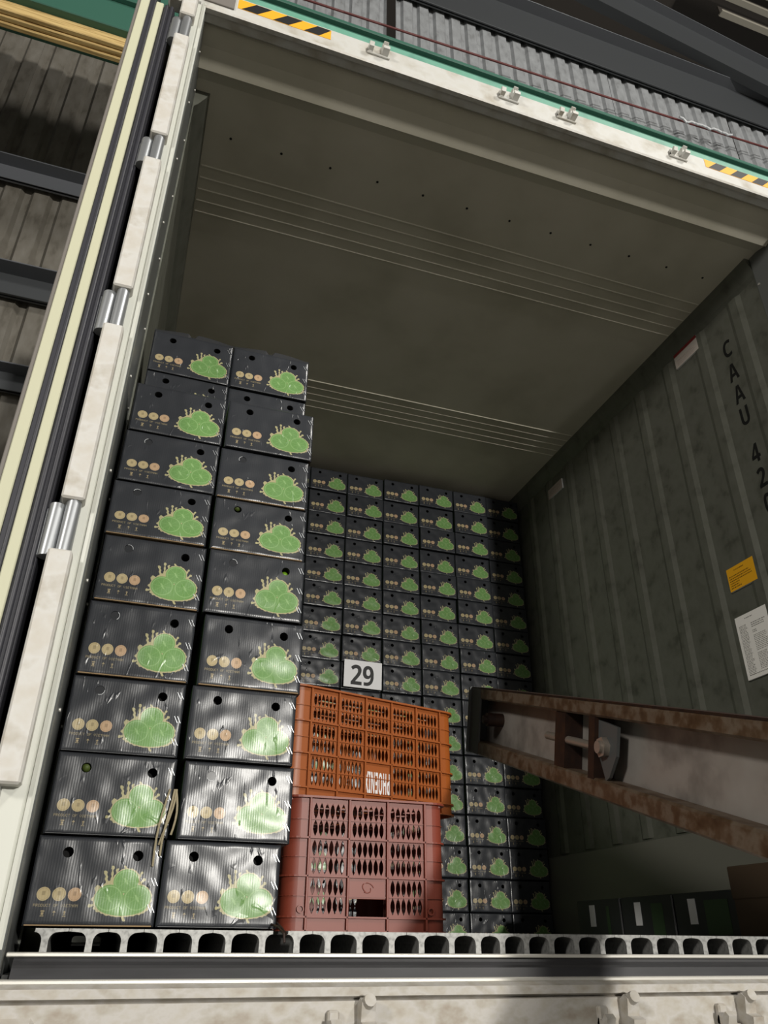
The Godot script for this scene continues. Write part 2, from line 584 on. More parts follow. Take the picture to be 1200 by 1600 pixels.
func cup_mesh() -> ArrayMesh:
	var st := mb()
	for i in 14:
		var p := Vector3(cos(TAU * i / 14.0), sin(TAU * i / 14.0), 0) * 0.0094
		var q := Vector3(cos(TAU * (i + 1) / 14.0), sin(TAU * (i + 1) / 14.0), 0) * 0.0094
		var b := Vector3(0, 0, -0.03)
		quad(st, q, p, p + b, q + b)
		tri(st, b, p + b, q + b)
	return done(st)

func carton_shapes(w: float, h: float, d: float) -> Dictionary:
	return {"w": w, "h": h, "d": d, "face": face_mesh(w, h), "body": body_mesh(w, h, d), "left": side_mesh(w, h, d, -1.0), "right": side_mesh(w, h, d, 1.0), "cup": cup_mesh()}

func make_carton(s: Dictionary, variant: int, near: bool) -> Node3D:
	var t := Node3D.new()
	t.name = numbered("lime_carton")
	add_child(t, true)
	put("body", s.body, M.carton_black, t)
	put("side_panel", s.left, M.carton_side, t)
	put("side_panel", s.right, M.carton_side, t)
	var fp := put("front_panel", s.face, faces[variant % faces.size()], t)
	put("hand_hole", s.cup, M.hole_dark, fp, Vector3((0.243 - 0.5) * s.w, 0.815 * s.h, -0.0005))
	put("hand_hole", s.cup, M.hole_dark, fp, Vector3((0.80 - 0.5) * s.w, 0.80 * s.h, -0.0005))
	if near:
		put("cardboard_rim", boxm(Vector3(-s.w / 2 + 0.003, 0.0, -0.02), Vector3(s.w / 2 - 0.004, 0.0022, 0.0016), 0.0008), M.carton_black, t)
		for k in 3:
			var y: float = [0.83, 0.50, 0.20][k] * float(s.h)
			for e in 2:
				var st := mb()
				bar(st, Vector3(0.462 * s.w + e * 0.006, y - 0.006, 0.0008), Vector3(0.462 * s.w - 0.007 + e * 0.006, y + 0.007, 0.0008), Vector3(1, 0.5, 0), 0.0012, 0.0014)
				put("staple", done(st), M.zinc, fp)
	return t

# ------------------------------------------------------------------ slotted crates
# a wall w wide and h high in x y, front at z = 0, with nx columns of six lens slots in six rows; skip = column that keeps a plate in its lower cell
func slotted_wall(w: float, h: float, nx: int, skip: int) -> ArrayMesh:
	var st := mb()
	var t := 0.003
	var m := 0.022
	var top := 0.012
	var bot := 0.032
	var ch := (h - top - bot) / 3.0
	var cw := (w - 2 * m) / nx
	var flat := func(x0: float, y0: float, x1: float, y1: float):
		quad(st, Vector3(x0, y0, 0), Vector3(x1, y0, 0), Vector3(x1, y1, 0), Vector3(x0, y1, 0))
		quad(st, Vector3(x0, y1, -t), Vector3(x1, y1, -t), Vector3(x1, y0, -t), Vector3(x0, y0, -t))
	flat.call(-w / 2, 0.0, w / 2, bot)
	flat.call(-w / 2, h - top, w / 2, h)
	flat.call(-w / 2, bot, -w / 2 + m, h - top)
	flat.call(w / 2 - m, bot, w / 2, h - top)
	for i in nx:
		var x0 := -w / 2 + m + i * cw
		for j in 3:
			var y0 := bot + j * ch
			if i == skip and j == 0:
				continue
			var g := 0.008
			flat.call(x0, y0, x0 + g, y0 + ch)
			flat.call(x0 + cw - g, y0, x0 + cw, y0 + ch)
			flat.call(x0 + g, y0, x0 + cw - g, y0 + 0.003)
			flat.call(x0 + g, y0 + ch - 0.003, x0 + cw - g, y0 + ch)
			var sw := (cw - 2 * g) / 6.0
			var sh := (ch - 0.006) / 2.0
			for a in 6:
				for b in 2:
					lens_cell(st, x0 + g + (a + 0.5) * sw, y0 + 0.003 + (b + 0.5) * sh, sw / 2, sh / 2, t)
	return done(st)

func lens_cell(st: SurfaceTool, cx: float, cy: float, a: float, b: float, t: float) -> void:
	var ia := a * 0.82
	var ib := b * 0.95
	var rim := []
	var inn := []
	for t0 in [-1.0, -0.6, -0.2, 0.2, 0.6, 1.0]:
		rim.append(Vector2(a, t0 * b))
		inn.append(Vector2(ia * (1.0 - 0.8 * t0 * t0), t0 * ib * 0.9))
	rim.append(Vector2(0, b))
	inn.append(Vector2(0, ib))
	for t0 in [1.0, 0.6, 0.2, -0.2, -0.6, -1.0]:
		rim.append(Vector2(-a, t0 * b))
		inn.append(Vector2(-ia * (1.0 - 0.8 * t0 * t0), t0 * ib * 0.9))
	rim.append(Vector2(0, -b))
	inn.append(Vector2(0, -ib))
	var o := Vector3(cx, cy, 0)
	var z := Vector3(0, 0, -t)
	for i in 14:
		var j := (i + 1) % 14
		var r0 := o + Vector3(rim[i].x, rim[i].y, 0)
		var r1 := o + Vector3(rim[j].x, rim[j].y, 0)
		var n0 := o + Vector3(inn[i].x, inn[i].y, 0)
		var n1 := o + Vector3(inn[j].x, inn[j].y, 0)
		quad(st, r0, r1, n1, n0)
		quad(st, r0 + z, n0 + z, n1 + z, r1 + z)
		quad(st, n0, n1, n1 + z, n0 + z)

func corner_shape(r: float, h: float) -> ArrayMesh:
	var st := mb()
	var y := Vector3(0, h, 0)
	for i in 6:
		var a0 := PI / 2 * i / 6.0
		var a1 := PI / 2 * (i + 1) / 6.0
		var p := Vector3(cos(a0), 0, sin(a0))
		var q := Vector3(cos(a1), 0, sin(a1))
		st.set_smooth_group(1)
		quad(st, q * r, p * r, p * r + y, q * r + y)
		st.set_smooth_group(2)
		quad(st, p * (r - 0.003), q * (r - 0.003), q * (r - 0.003) + y, p * (r - 0.003) + y)
		st.set_smooth_group(-1)
		quad(st, q * r + y, p * r + y, p * (r - 0.003) + y, q * (r - 0.003) + y)
	return done(st)

func ring_shape(lx: float, lz: float, r: float, grow: float, thick: float) -> ArrayMesh:
	# a rib that runs right round the crate, corners included
	var st := mb()
	var inner := PackedVector2Array()
	var outer := PackedVector2Array()
	for k in 4:
		var cx: float = (lx / 2 - r) * [1, -1, -1, 1][k]
		var cz: float = (lz / 2 - r) * [1, 1, -1, -1][k]
		for i in 7:
			var a := PI / 2 * (k + i / 6.0)
			inner.append(Vector2(cx, cz) + Vector2(cos(a), sin(a)) * (r - 0.001))
			outer.append(Vector2(cx, cz) + Vector2(cos(a), sin(a)) * (r + grow))
	var n := inner.size()
	for i in n:
		var j := (i + 1) % n
		var a := Vector3(inner[i].x, 0, inner[i].y)
		var b := Vector3(inner[j].x, 0, inner[j].y)
		var c := Vector3(outer[i].x, 0, outer[i].y)
		var d := Vector3(outer[j].x, 0, outer[j].y)
		var y := Vector3(0, thick, 0)
		quad(st, a + y, b + y, d + y, c + y)
		quad(st, c, d, b, a)
		quad(st, d, c, c + y, d + y)
	return done(st)

# origin at the middle of the crate's footing; front faces +z; the mouth of the crate looks down
func make_crate(called: String, label: String, group: String, lx: float, lz: float, h: float, nfront: int, nside: int, mt: Material) -> Node3D:
	var t := thing(called, label, "crate", Vector3.ZERO, Vector3.ZERO, group)
	var r := 0.036
	var wf := lx - 2 * r
	var ws := lz - 2 * r
	var rib := 0.007
	var mid := nfront / 2
	var fm := slotted_wall(wf, h, nfront, mid)
	var sm := slotted_wall(ws, h, nside, -1)
	put("slotted_wall", fm, mt, t, Vector3(0, 0, lz / 2))
	put("slotted_wall", slotted_wall(wf, h, nfront, -1), mt, t, Vector3(0, 0, -lz / 2), Vector3(0, PI, 0))
	put("slotted_wall", sm, mt, t, Vector3(lx / 2, 0, 0), Vector3(0, PI / 2, 0))
	put("slotted_wall", sm, mt, t, Vector3(-lx / 2, 0, 0), Vector3(0, -PI / 2, 0))
	var cs := corner_shape(r, h)
	for k in 4:
		put("rounded_corner", cs, mt, t, Vector3((lx / 2 - r) * [1, -1, -1, 1][k], 0, (lz / 2 - r) * [1, 1, -1, -1][k]), Vector3(0, [0.0, -PI / 2, PI, PI / 2][k], 0))
	var ch := (h - 0.044) / 3.0
	var rg := ring_shape(lx, lz, r, rib, 0.004)
	for y in [0.028, 0.030 + ch, 0.030 + 2 * ch]:
		put("rib", rg, mt, t, Vector3(0, y, 0))
	var thin := ring_shape(lx, lz, r, 0.0025, 0.002)
	for k in 3:
		put("rib", thin, mt, t, Vector3(0, 0.031 + (k + 0.5) * ch, 0))
	put("rim", ring_shape(lx, lz, r, rib + 0.003, 0.005), mt, t, Vector3(0, h - 0.005, 0))
	put("rim", ring_shape(lx, lz, r, rib, 0.003), mt, t, Vector3(0, 0.0, 0))
	# upright ribs of the front and back
	for f in [1.0, -1.0]:
		for i in nfront + 1:
			var x := -wf / 2 + 0.022 + i * (wf - 0.044) / nfront
			var z0: float = f * lz / 2
			put("rib", boxm(Vector3(x - 0.0028, 0.0, minf(z0, z0 + f * rib)), Vector3(x + 0.0028, h - 0.004, maxf(z0, z0 + f * rib)), 0.001), mt, t)
		for i in nside + 1:
			var z := -ws / 2 + 0.022 + i * (ws - 0.044) / nside
			var x0: float = f * lx / 2
			put("rib", boxm(Vector3(minf(x0, x0 + f * rib), 0.0, z - 0.0028), Vector3(maxf(x0, x0 + f * rib), h - 0.004, z + 0.0028), 0.001), mt, t)
	# the closed base, uppermost as the crate stands upside down
	var st := mb()
	var n := 9
	for i in n:
		var z := -lz / 2 + 0.02 + (lz - 0.04) * i / (n - 1.0)
		box(st, Vector3(-lx / 2 + 0.01, h - 0.010, z - 0.012), Vector3(lx / 2 - 0.01, h - 0.006, z + 0.012))
	for i in 7:
		var x := -lx / 2 + 0.03 + (lx - 0.06) * i / 6.0
		box(st, Vector3(x - 0.008, h - 0.016, -lz / 2 + 0.01), Vector3(x + 0.008, h - 0.010, lz / 2 - 0.01))
	put("base", done(st), mt, t)
	return t

# ------------------------------------------------------------------ the scene
func _ready() -> void:
	rng.seed = 7
	# camera
	var cam := Camera3D.new()
	cam.name = "camera"
	cam.position = Vector3(0.0749, -0.0143, 1.4623)
	cam.rotation = Vector3(0.5086, -0.3214, 0.0083)
	cam.fov = 67.27
	cam.near = 0.02
	cam.far = 100.0
	add_child(cam)
	cam.current = true
	# sky and exposure: a closed hall at night, a little light from the yard behind
	var env := Environment.new()
	env.background_mode = Environment.BG_COLOR
	env.background_color = Color(0.44, 0.438, 0.43)
	env.background_energy_multiplier = 1.0
	env.tonemap_mode = Environment.TONE_MAPPER_LINEAR
	env.tonemap_exposure = 1.0
	env.sdfgi_enabled = true
	env.ssao_enabled = true
	env.ssil_enabled = true
	var we := WorldEnvironment.new()
	we.name = "world_environment"
	we.environment = env
	add_child(we)
	materials()
	# lamps out of frame: two inferred from shadows, the high one added as fill
	lamp("flood_lamp", "square flood lamp on a tall stand far out to the right of the open container", Vector3(3.72, 2.2, 15.5), Vector3(1.0, 1.2, -1.0), 0.5, 175.0, true)
	lamp("spot_lamp", "large shaded spot lamp on a stand to the left, aimed into the container", Vector3(-6.2, 3.4, 5.6), Vector3(2.1, 1.2, -0.7), 1.1, 29.0, true, 20.0)
	lamp("added_fill_lamp", "added square fill lamp hung high and out of view to the right", Vector3(5.0, 7.5, 6.0), Vector3(2.4, 3.0, 0.0), 1.1, 42.0, false)

	container()
	warehouse()
	near_cartons()
	far_cartons()
	crates()
	conveyor()
	wall_labels()
	floor_cartons()
	odds()

func lamp(called: String, label: String, at: Vector3, to: Vector3, size: float, energy: float, stand: bool, cone := 0.0) -> void:
	var t := thing(called, label, "lamp", at)
	var b := Basis.looking_at(to - at, Vector3.UP)
	var st := mb()
	box(st, Vector3(-size / 2 - 0.03, -size / 2 - 0.03, 0.0), Vector3(size / 2 + 0.03, size / 2 + 0.03, 0.12), 0.01)
	var hs := put("housing", done(st), M.steel_dark, t)
	hs.basis = b
	st = mb()
	box(st, Vector3(-size / 2, -size / 2, -0.012), Vector3(size / 2, size / 2, 0.0), 0.004)
	var gl := put("lamp_glass", done(st), M.lamp_glass, t)
	gl.basis = b
	st = mb()
	if stand:
		rod(st, Vector3(0, -at.y - 1.5, 0.1), Vector3(0, -0.05, 0.1), 0.025)
		for k in 3:
			rod(st, Vector3(0, -at.y - 1.0, 0.1), Vector3(0.45 * cos(TAU * k / 3.0), -at.y - 1.48, 0.1 + 0.45 * sin(TAU * k / 3.0)), 0.014)
		put("stand", done(st), M.steel_dark, t)
	else:
		rod(st, Vector3(0, 0.1, 0.05), Vector3(0, 10.4 - at.y, 0.05), 0.01)
		put("hanger", done(st), M.steel_dark, t)
	if cone > 0.0:
		var sp := SpotLight3D.new()
		sp.name = "light"
		sp.spot_angle = cone
		sp.spot_angle_attenuation = 0.5
		sp.spot_range = 40.0
		sp.spot_attenuation = 2.0
		sp.light_size = size / 2
		sp.light_color = Color(1.0, 0.98, 0.945)
		sp.light_energy = energy
		sp.shadow_enabled = true
		t.add_child(sp)
		sp.basis = b
		sp.position = b * Vector3(0, 0, -0.02 - size / 2)
		return
	var l := AreaLight3D.new()
	l.name = "light"
	l.area_size = Vector2(size, size)
	l.light_color = Color(1.0, 0.985, 0.955)
	l.light_energy = energy
	l.area_range = 40.0
	l.area_attenuation = 2.0
	l.shadow_enabled = true
	t.add_child(l)
	l.basis = b
	l.position = b * Vector3(0, 0, -0.02)

# ------------------------------------------------------------------ container
func container() -> void:
	var deep := -5.9
	# floor: T bars side by side on a dark base
	var fl := struct("floor")
	put("floor_base", boxm(Vector3(W0, -0.16, deep), Vector3(W1, -0.064, -0.03)), M.floor_dark, fl)
	put("rear_deck", boxm(Vector3(W0, -0.0635, deep), Vector3(W1, -0.04, BACK + 0.04)), M.floor_dark, fl)
	var xs := [0.011, 0.079, 0.134, 0.192, 0.249, 0.305, 0.363, 0.424, 0.48, 0.539, 0.6, 0.658, 0.718, 0.772, 0.822, 0.873, 0.927, 0.982, 1.04, 1.1, 1.161, 1.223, 1.283, 1.346, 1.406]
	while float(xs[-1]) < 2.28:
		xs.append(float(xs[-1]) + 0.0581)
	for i in xs.size():
		var x: float = xs[i]
		var l: float = (x - float(xs[i - 1])) / 2 - 0.0004 if i > 0 else 0.017
		var r: float = (float(xs[i + 1]) - x) / 2 - 0.0004 if i < xs.size() - 1 else 0.028
		if i == 6:
			r = 0.018
		if i == 7:
			l = 0.016
		var poly := PackedVector2Array()
		poly.append(Vector2(-l, 0))
		poly.append(Vector2(-l, -0.0042))
		for k in 6:
			var a := PI / 2 * k / 5.0
			poly.append(Vector2(-0.0052 - 0.013 * (1 - sin(a)) , -0.0052 - 0.013 * (1 - cos(a))))
		poly.append(Vector2(-0.0062, -0.063))
		poly.append(Vector2(0.0062, -0.063))
		for k in 6:
			var a := PI / 2 * (5 - k) / 5.0
			poly.append(Vector2(0.0052 + 0.013 * (1 - sin(a)), -0.0052 - 0.013 * (1 - cos(a))))
		poly.append(Vector2(r, -0.0042))
		poly.append(Vector2(r, 0))
		put("t_bar", prismm(poly, Vector3(x, 0, -0.05), Vector3.RIGHT, Vector3.UP, Vector3(0, 0, BACK + 0.05 + 0.05)), M.floor_metal, fl)
	# walls
	var wl := struct("wall_left")
	put("wall_panel", boxm(Vector3(W0 - 0.08, -0.16, deep), Vector3(W0, 2.70, -0.29)), M.wall_metal, wl)
	put("cove", prismm(PackedVector2Array([Vector2(0, 0), Vector2(0.045, 0), Vector2(0.035, -0.03), Vector2(0.012, -0.075), Vector2(0, -0.09)]), Vector3(W0, CEIL, deep), Vector3.RIGHT, Vector3.UP, Vector3(0, 0, -deep - 0.29)), M.wall_metal, wl)
	var wr := struct("wall_right")
	put("wall_panel", boxm(Vector3(W1, -0.16, deep), Vector3(W1 + 0.08, 2.70, -0.29)), M.wall_metal, wr)
	put("cove", prismm(PackedVector2Array([Vector2(0, 0), Vector2(-0.045, 0), Vector2(-0.035, -0.03), Vector2(-0.012, -0.075), Vector2(0, -0.09)]), Vector3(W1, CEIL, deep), Vector3.RIGHT, Vector3.UP, Vector3(0, 0, -deep - 0.29)), M.wall_metal, wr)
	for k in 22:
		var z := -0.44 - 0.235 * k
		var poly := PackedVector2Array([Vector2(0, -0.045), Vector2(-0.004, -0.036), Vector2(-0.011, -0.020), Vector2(-0.0115, 0.0), Vector2(-0.011, 0.020), Vector2(-0.004, 0.036), Vector2(0, 0.045)])
		put("rib", prismm(poly, Vector3(W1 + 0.001, 0.385, z), Vector3.RIGHT, Vector3.BACK, Vector3(0, 2.09, 0)), M.wall_metal, wr)
	put("kick_plate", boxm(Vector3(W1 - 0.012, -0.04, -5.8), Vector3(W1 + 0.002, 0.375, -0.30), 0.003), M.kick_metal, wr)
	put("jamb_liner", boxm(Vector3(W1 - 0.022, -0.16, -0.292), Vector3(W1 + 0.08, 2.62, -0.012), 0.006), M.jamb_metal, wr)
	put("jamb_liner", boxm(Vector3(W0 - 0.08, -0.16, -0.292), Vector3(W0 - 0.004, 2.62, -0.012), 0.006), M.jamb_metal, wl)
	for k in 9:
		var st := mb()
		rod(st, Vector3(W1 - 0.022, 0.25 + 0.27 * k, -0.275), Vector3(W1 - 0.025, 0.25 + 0.27 * k, -0.275), 0.006, 8)
		put("rivet", done(st), M.rim_metal, wr)
		for z in [-0.10, -0.235]:
			var s2 := mb()
			rod(s2, Vector3(W0 - 0.004, 0.36 + 0.265 * k, z), Vector3(W0 - 0.001, 0.36 + 0.265 * k, z), 0.004, 8)
			put("rivet", done(s2), M.rim_metal, wl)
	# letters stacked down the right wall
	var caps := ["C", "A", "A", "U", "4", "2", "0"]
	var ys := [2.275, 2.147, 2.030, 1.915, 1.728, 1.612, 1.495]
	for k in 7:
		words(caps[k], 0.085, M.ink_wall, wr, Vector3(W1 - 0.0005, ys[k], -0.538), Vector3(0, -PI / 2, 0), "lettering", "Droid Sans", true, 0.72)
	# ceiling with its fine ridges, rivets and stepped edge behind the header
	var ce := struct("ceiling")
	put("ceiling_panel", boxm(Vector3(W0 - 0.08, CEIL, deep), Vector3(W1 + 0.08, 2.70, -0.245)), M.ceiling_panel, ce)
	var edge := PackedVector2Array([Vector2(-0.245, CEIL), Vector2(-0.20, 2.556), Vector2(-0.195, 2.548), Vector2(-0.125, 2.566), Vector2(-0.062, 2.572), Vector2(-0.058, 2.566), Vector2(-0.054, 2.574), Vector2(-0.012, 2.582), Vector2(-0.012, 2.69), Vector2(-0.245, 2.69)])
	put("ceiling_edge", prismm(edge, Vector3(W0 - 0.08, 0, 0), Vector3.BACK, Vector3.UP, Vector3(W1 - W0 + 0.16, 0, 0)), M.ceiling_panel, ce)
	for g in [-0.587, -1.708, -2.83, -3.95]:
		for k in 5:
			var z: float = g - 0.055 * k
			var poly := PackedVector2Array([Vector2(-0.006, 0.001), Vector2(-0.002, -0.0035), Vector2(0.002, -0.0035), Vector2(0.006, 0.001)])
			put("ridge", prismm(poly, Vector3(0.01, CEIL, z), Vector3.BACK, Vector3.UP, Vector3(2.27, 0, 0)), M.ceiling_panel, ce)
	for k in 12:
		var st := mb()
		rod(st, Vector3(0.10 + 0.19 * k, CEIL, -0.44), Vector3(0.10 + 0.19 * k, CEIL - 0.002, -0.44), 0.005, 8)
		put("rivet", done(st), M.dark_gap, ce)
	var wb := struct("wall_back")
	put("wall_panel", boxm(Vector3(W0 - 0.08, -0.16, deep - 0.08), Vector3(W1 + 0.08, 2.70, deep)), M.wall_metal, wb)
	# door frame: header
	var hd := struct("trim_1", "white header beam over the open container door")
	put("header_beam", boxm(Vector3(-0.16, 2.558, -0.05), Vector3(W1 + 0.14, 2.675, 0.0), 0.006), M.white_paint, hd)
	put("header_lip", prismm(PackedVector2Array([Vector2(-0.012, 2.553), Vector2(0.004, 2.551), Vector2(0.008, 2.558), Vector2(0.002, 2.566), Vector2(-0.012, 2.566)]), Vector3(-0.05, 0, 0), Vector3.BACK, Vector3.UP, Vector3(W1 + 0.05, 0, 0)), M.cream_paint, hd)
	put("roof_rail", boxm(Vector3(-0.12, 2.66, -0.10), Vector3(W1 + 0.14, 2.715, -0.006), 0.006), M.green_paint, hd)
	put("corner_plate", boxm(Vector3(-0.055, 2.592, 0.0), Vector3(0.040, 2.68, 0.006), 0.002), M.door_skin, hd)
	for tape in [[0.050, 0.360, 2.612, 2.664], [1.868, 2.36, 2.622, 2.668]]:
		var a: float = tape[0]
		var b: float = tape[1]
		var y0: float = tape[2]
		var y1: float = tape[3]
		put("hazard_tape", boxm(Vector3(a, y0, 0.0), Vector3(b, y1, 0.0012)), M.hazard_yellow, hd)
		var x := a + 0.012
		while x < b - 0.03:
			var x2 := minf(x + 0.052, b - 0.002)
			put("tape_stripe", prismm(PackedVector2Array([Vector2(x, y0 + 0.001), Vector2(x2, y0 + 0.001), Vector2(minf(x2 + 0.045, b), y1 - 0.001), Vector2(x + 0.045, y1 - 0.001)]), Vector3(0, 0, 0.0008), Vector3.RIGHT, Vector3.UP, Vector3(0, 0, 0.0008)), M.hazard_black, hd)
			x += 0.103
	for x in [0.525, 1.015, 1.249, 1.735]:
		keeper(hd, Vector3(x, 2.624, 0.0), 1.0)
	# left post with its hinges
	var po := struct("trim_2", "white left door post with hinge bars")
	put("post", prismm(PackedVector2Array([Vector2(-0.106, -0.29), Vector2(-0.052, -0.29), Vector2(-0.044, -0.05), Vector2(-0.044, -0.022), Vector2(-0.056, -0.004), Vector2(-0.062, 0.0), Vector2(-0.098, 0.0), Vector2(-0.106, -0.02)]), Vector3(0, -0.42, 0), Vector3.RIGHT, Vector3.BACK, Vector3(0, 3.0, 0)), M.grey_post, po)
	put("gasket", prismm(PackedVector2Array([Vector2(-0.056, -0.004), Vector2(-0.049, -0.004), Vector2(-0.045, 0.003), Vector2(-0.049, 0.006), Vector2(-0.056, 0.003)]), Vector3(0, -0.03, 0), Vector3.RIGHT, Vector3.BACK, Vector3(0, 2.60, 0)), M.grey_post, po)
	for s in [[2.436, 2.80], [1.866, 2.328], [1.306, 1.766], [0.738, 1.192], [0.204, 0.628]]:
		put("hinge_bar", boxm(Vector3(-0.113, s[0], -0.002), Vector3(-0.069, s[1], 0.034), 0.004), M.cream_paint, po)
	for s in [[2.328, 2.436], [1.766, 1.866], [1.192, 1.306], [0.628, 0.738]]:
		put("hinge_tube", rodm(Vector3(-0.088, s[0] - 0.001, 0.014), Vector3(-0.088, s[1] + 0.001, 0.014), 0.0145, 18), M.zinc, po)
	# right post
	var pr := struct("trim_3", "white right door post")
	put("post", boxm(Vector3(W1 - 0.002, -0.42, -0.29), Vector3(W1 + 0.12, 2.58, 0.0), 0.008), M.grey_post, pr)
	# sill
	var sl := struct("trim_4", "dirty white sill beam under the container floor")
	var xa := -0.20
	var xl := W1 + 0.14 - xa
	put("sill_beam", prismm(PackedVector2Array([Vector2(-0.05, -0.42), Vector2(0.022, -0.42), Vector2(0.022, -0.101), Vector2(0.012, -0.098), Vector2(0.026, -0.094), Vector2(0.026, -0.081), Vector2(0.006, -0.076), Vector2(-0.05, -0.076)]), Vector3(xa, 0, 0), Vector3.BACK, Vector3.UP, Vector3(xl, 0, 0)), M.sill_paint, sl)
	put("threshold_rim", boxm(Vector3(W0, -0.040, -0.046), Vector3(W1, -0.0335, -0.026), 0.0015), M.rim_metal, sl)
	put("threshold_rubber", prismm(PackedVector2Array([Vector2(-0.05, -0.040), Vector2(-0.030, -0.040), Vector2(-0.026, -0.046), Vector2(-0.020, -0.051), Vector2(-0.021, -0.055), Vector2(-0.014, -0.070), Vector2(-0.05, -0.074)]), Vector3(W0 + 0.012, 0, 0), Vector3.BACK, Vector3.UP, Vector3(W1 - W0 - 0.012, 0, 0)), M.rubber, sl)
	put("threshold_rim", boxm(Vector3(W0 - 0.03, -0.077, -0.04), Vector3(W1, -0.0695, 0.0), 0.002), M.rim_metal, sl)
	put("corner_block", boxm(Vector3(-0.22, -0.44, 0.0), Vector3(0.022, -0.116, 0.028), 0.008), M.sill_paint, sl)
	for x in [0.502, 1.003, 1.262]:
		keeper(sl, Vector3(x, -0.135, 0.022), -1.0)
	# underframe and chassis that carry the container
	var ch := struct("trim_5", "steel chassis under the container")
	for x in [0.35, 1.94]:
		put("chassis_rail", boxm(Vector3(x - 0.07, -0.45, -5.8), Vector3(x + 0.07, -0.16, -0.06), 0.01), M.steel_dark, ch)
		for z in [-1.2, -2.4, -4.8]:
			var st := mb()
			rod(st, Vector3(x - 0.16, -1.0, z), Vector3(x + 0.16, -1.0, z), 0.5, 24)
			put("wheel", done(st), M.rubber, ch)
	# open left door folded back along the side of the container
	var dr := struct("door_1", "open container door folded back on the left")
	var zb := -1.15
	put("door_skin", boxm(Vector3(-0.242, -0.05, zb), Vector3(-0.232, 2.66, -0.006), 0.002), M.door_skin, dr)
	put("door_liner", boxm(Vector3(-0.232, -0.05, zb), Vector3(-0.207, 2.66, 0.0), 0.002), M.door_liner, dr)
	put("door_core", boxm(Vector3(-0.207, -0.05, zb), Vector3(-0.188, 2.62, -0.003), 0.002), M.door_rubber, dr)
	put("door_gasket", rodm(Vector3(-0.193, -0.05, -0.004), Vector3(-0.193, 2.60, -0.004), 0.0045), M.door_rubber, dr)
	put("door_liner", boxm(Vector3(-0.188, -0.05, zb), Vector3(-0.166, 2.505, 0.0), 0.002), M.door_liner, dr)
	put("door_core", boxm(Vector3(-0.166, -0.05, zb), Vector3(-0.132, 2.50, -0.006), 0.002), M.door_rubber, dr)
	for x in [-0.157, -0.141]:
		put("door_gasket", rodm(Vector3(x, -0.05, -0.004), Vector3(x, 2.50, -0.004), 0.0055), M.door_rubber, dr)
	for s in [[2.325, 2.432], [1.760, 1.858], [1.184, 1.300], [0.620, 0.732]]:
		put("hinge_knuckle", rodm(Vector3(-0.117, s[0], 0.002), Vector3(-0.117, s[1], 0.002), 0.0155, 18), M.zinc, dr)
		put("hinge_leaf", boxm(Vector3(-0.140, float(s[0]) + 0.004, -0.012), Vector3(-0.115, float(s[1]) - 0.004, -0.004), 0.002), M.zinc, dr)

# cam keeper of a locking bar: a plate with two horns
func keeper(parent: Node, at: Vector3, s: float) -> void:
	var st := mb()
	box(st, Vector3(-0.038, -0.017, 0.0), Vector3(0.042, -0.009, 0.008), 0.002)
	box(st, Vector3(-0.036, -0.014, 0.0), Vector3(-0.018, 0.020, 0.012), 0.004)
	prism(st, PackedVector2Array([Vector2(0.0, -0.012), Vector2(0.028, -0.012), Vector2(0.034, 0.004), Vector2(0.026, 0.010), Vector2(0.016, 0.0), Vector2(0.006, 0.004)]), Vector3(-0.036, 0, 0), Vector3.BACK, Vector3.UP, Vector3(0.016, 0, 0))
	prism(st, PackedVector2Array([Vector2(0.0, -0.014), Vector2(0.034, -0.010), Vector2(0.036, 0.002), Vector2(0.020, 0.006), Vector2(0.024, 0.030), Vector2(0.014, 0.036), Vector2(0.0, 0.028)]), Vector3(0.012, 0, 0), Vector3.BACK, Vector3.UP, Vector3(0.022, 0, 0))
	rod(st, Vector3(0.023, 0.024, 0.004), Vector3(0.023, 0.034, 0.030), 0.011, 12, 0.009)
	var o := put("cam_keeper", done(st), M.white_paint if s > 0 else M.sill_paint, parent, at)
	if s < 0:
		o.scale = Vector3(1.05, -1.15, 1.1)
		o.scale = Vector3(1.1, 1.1, 1.1)

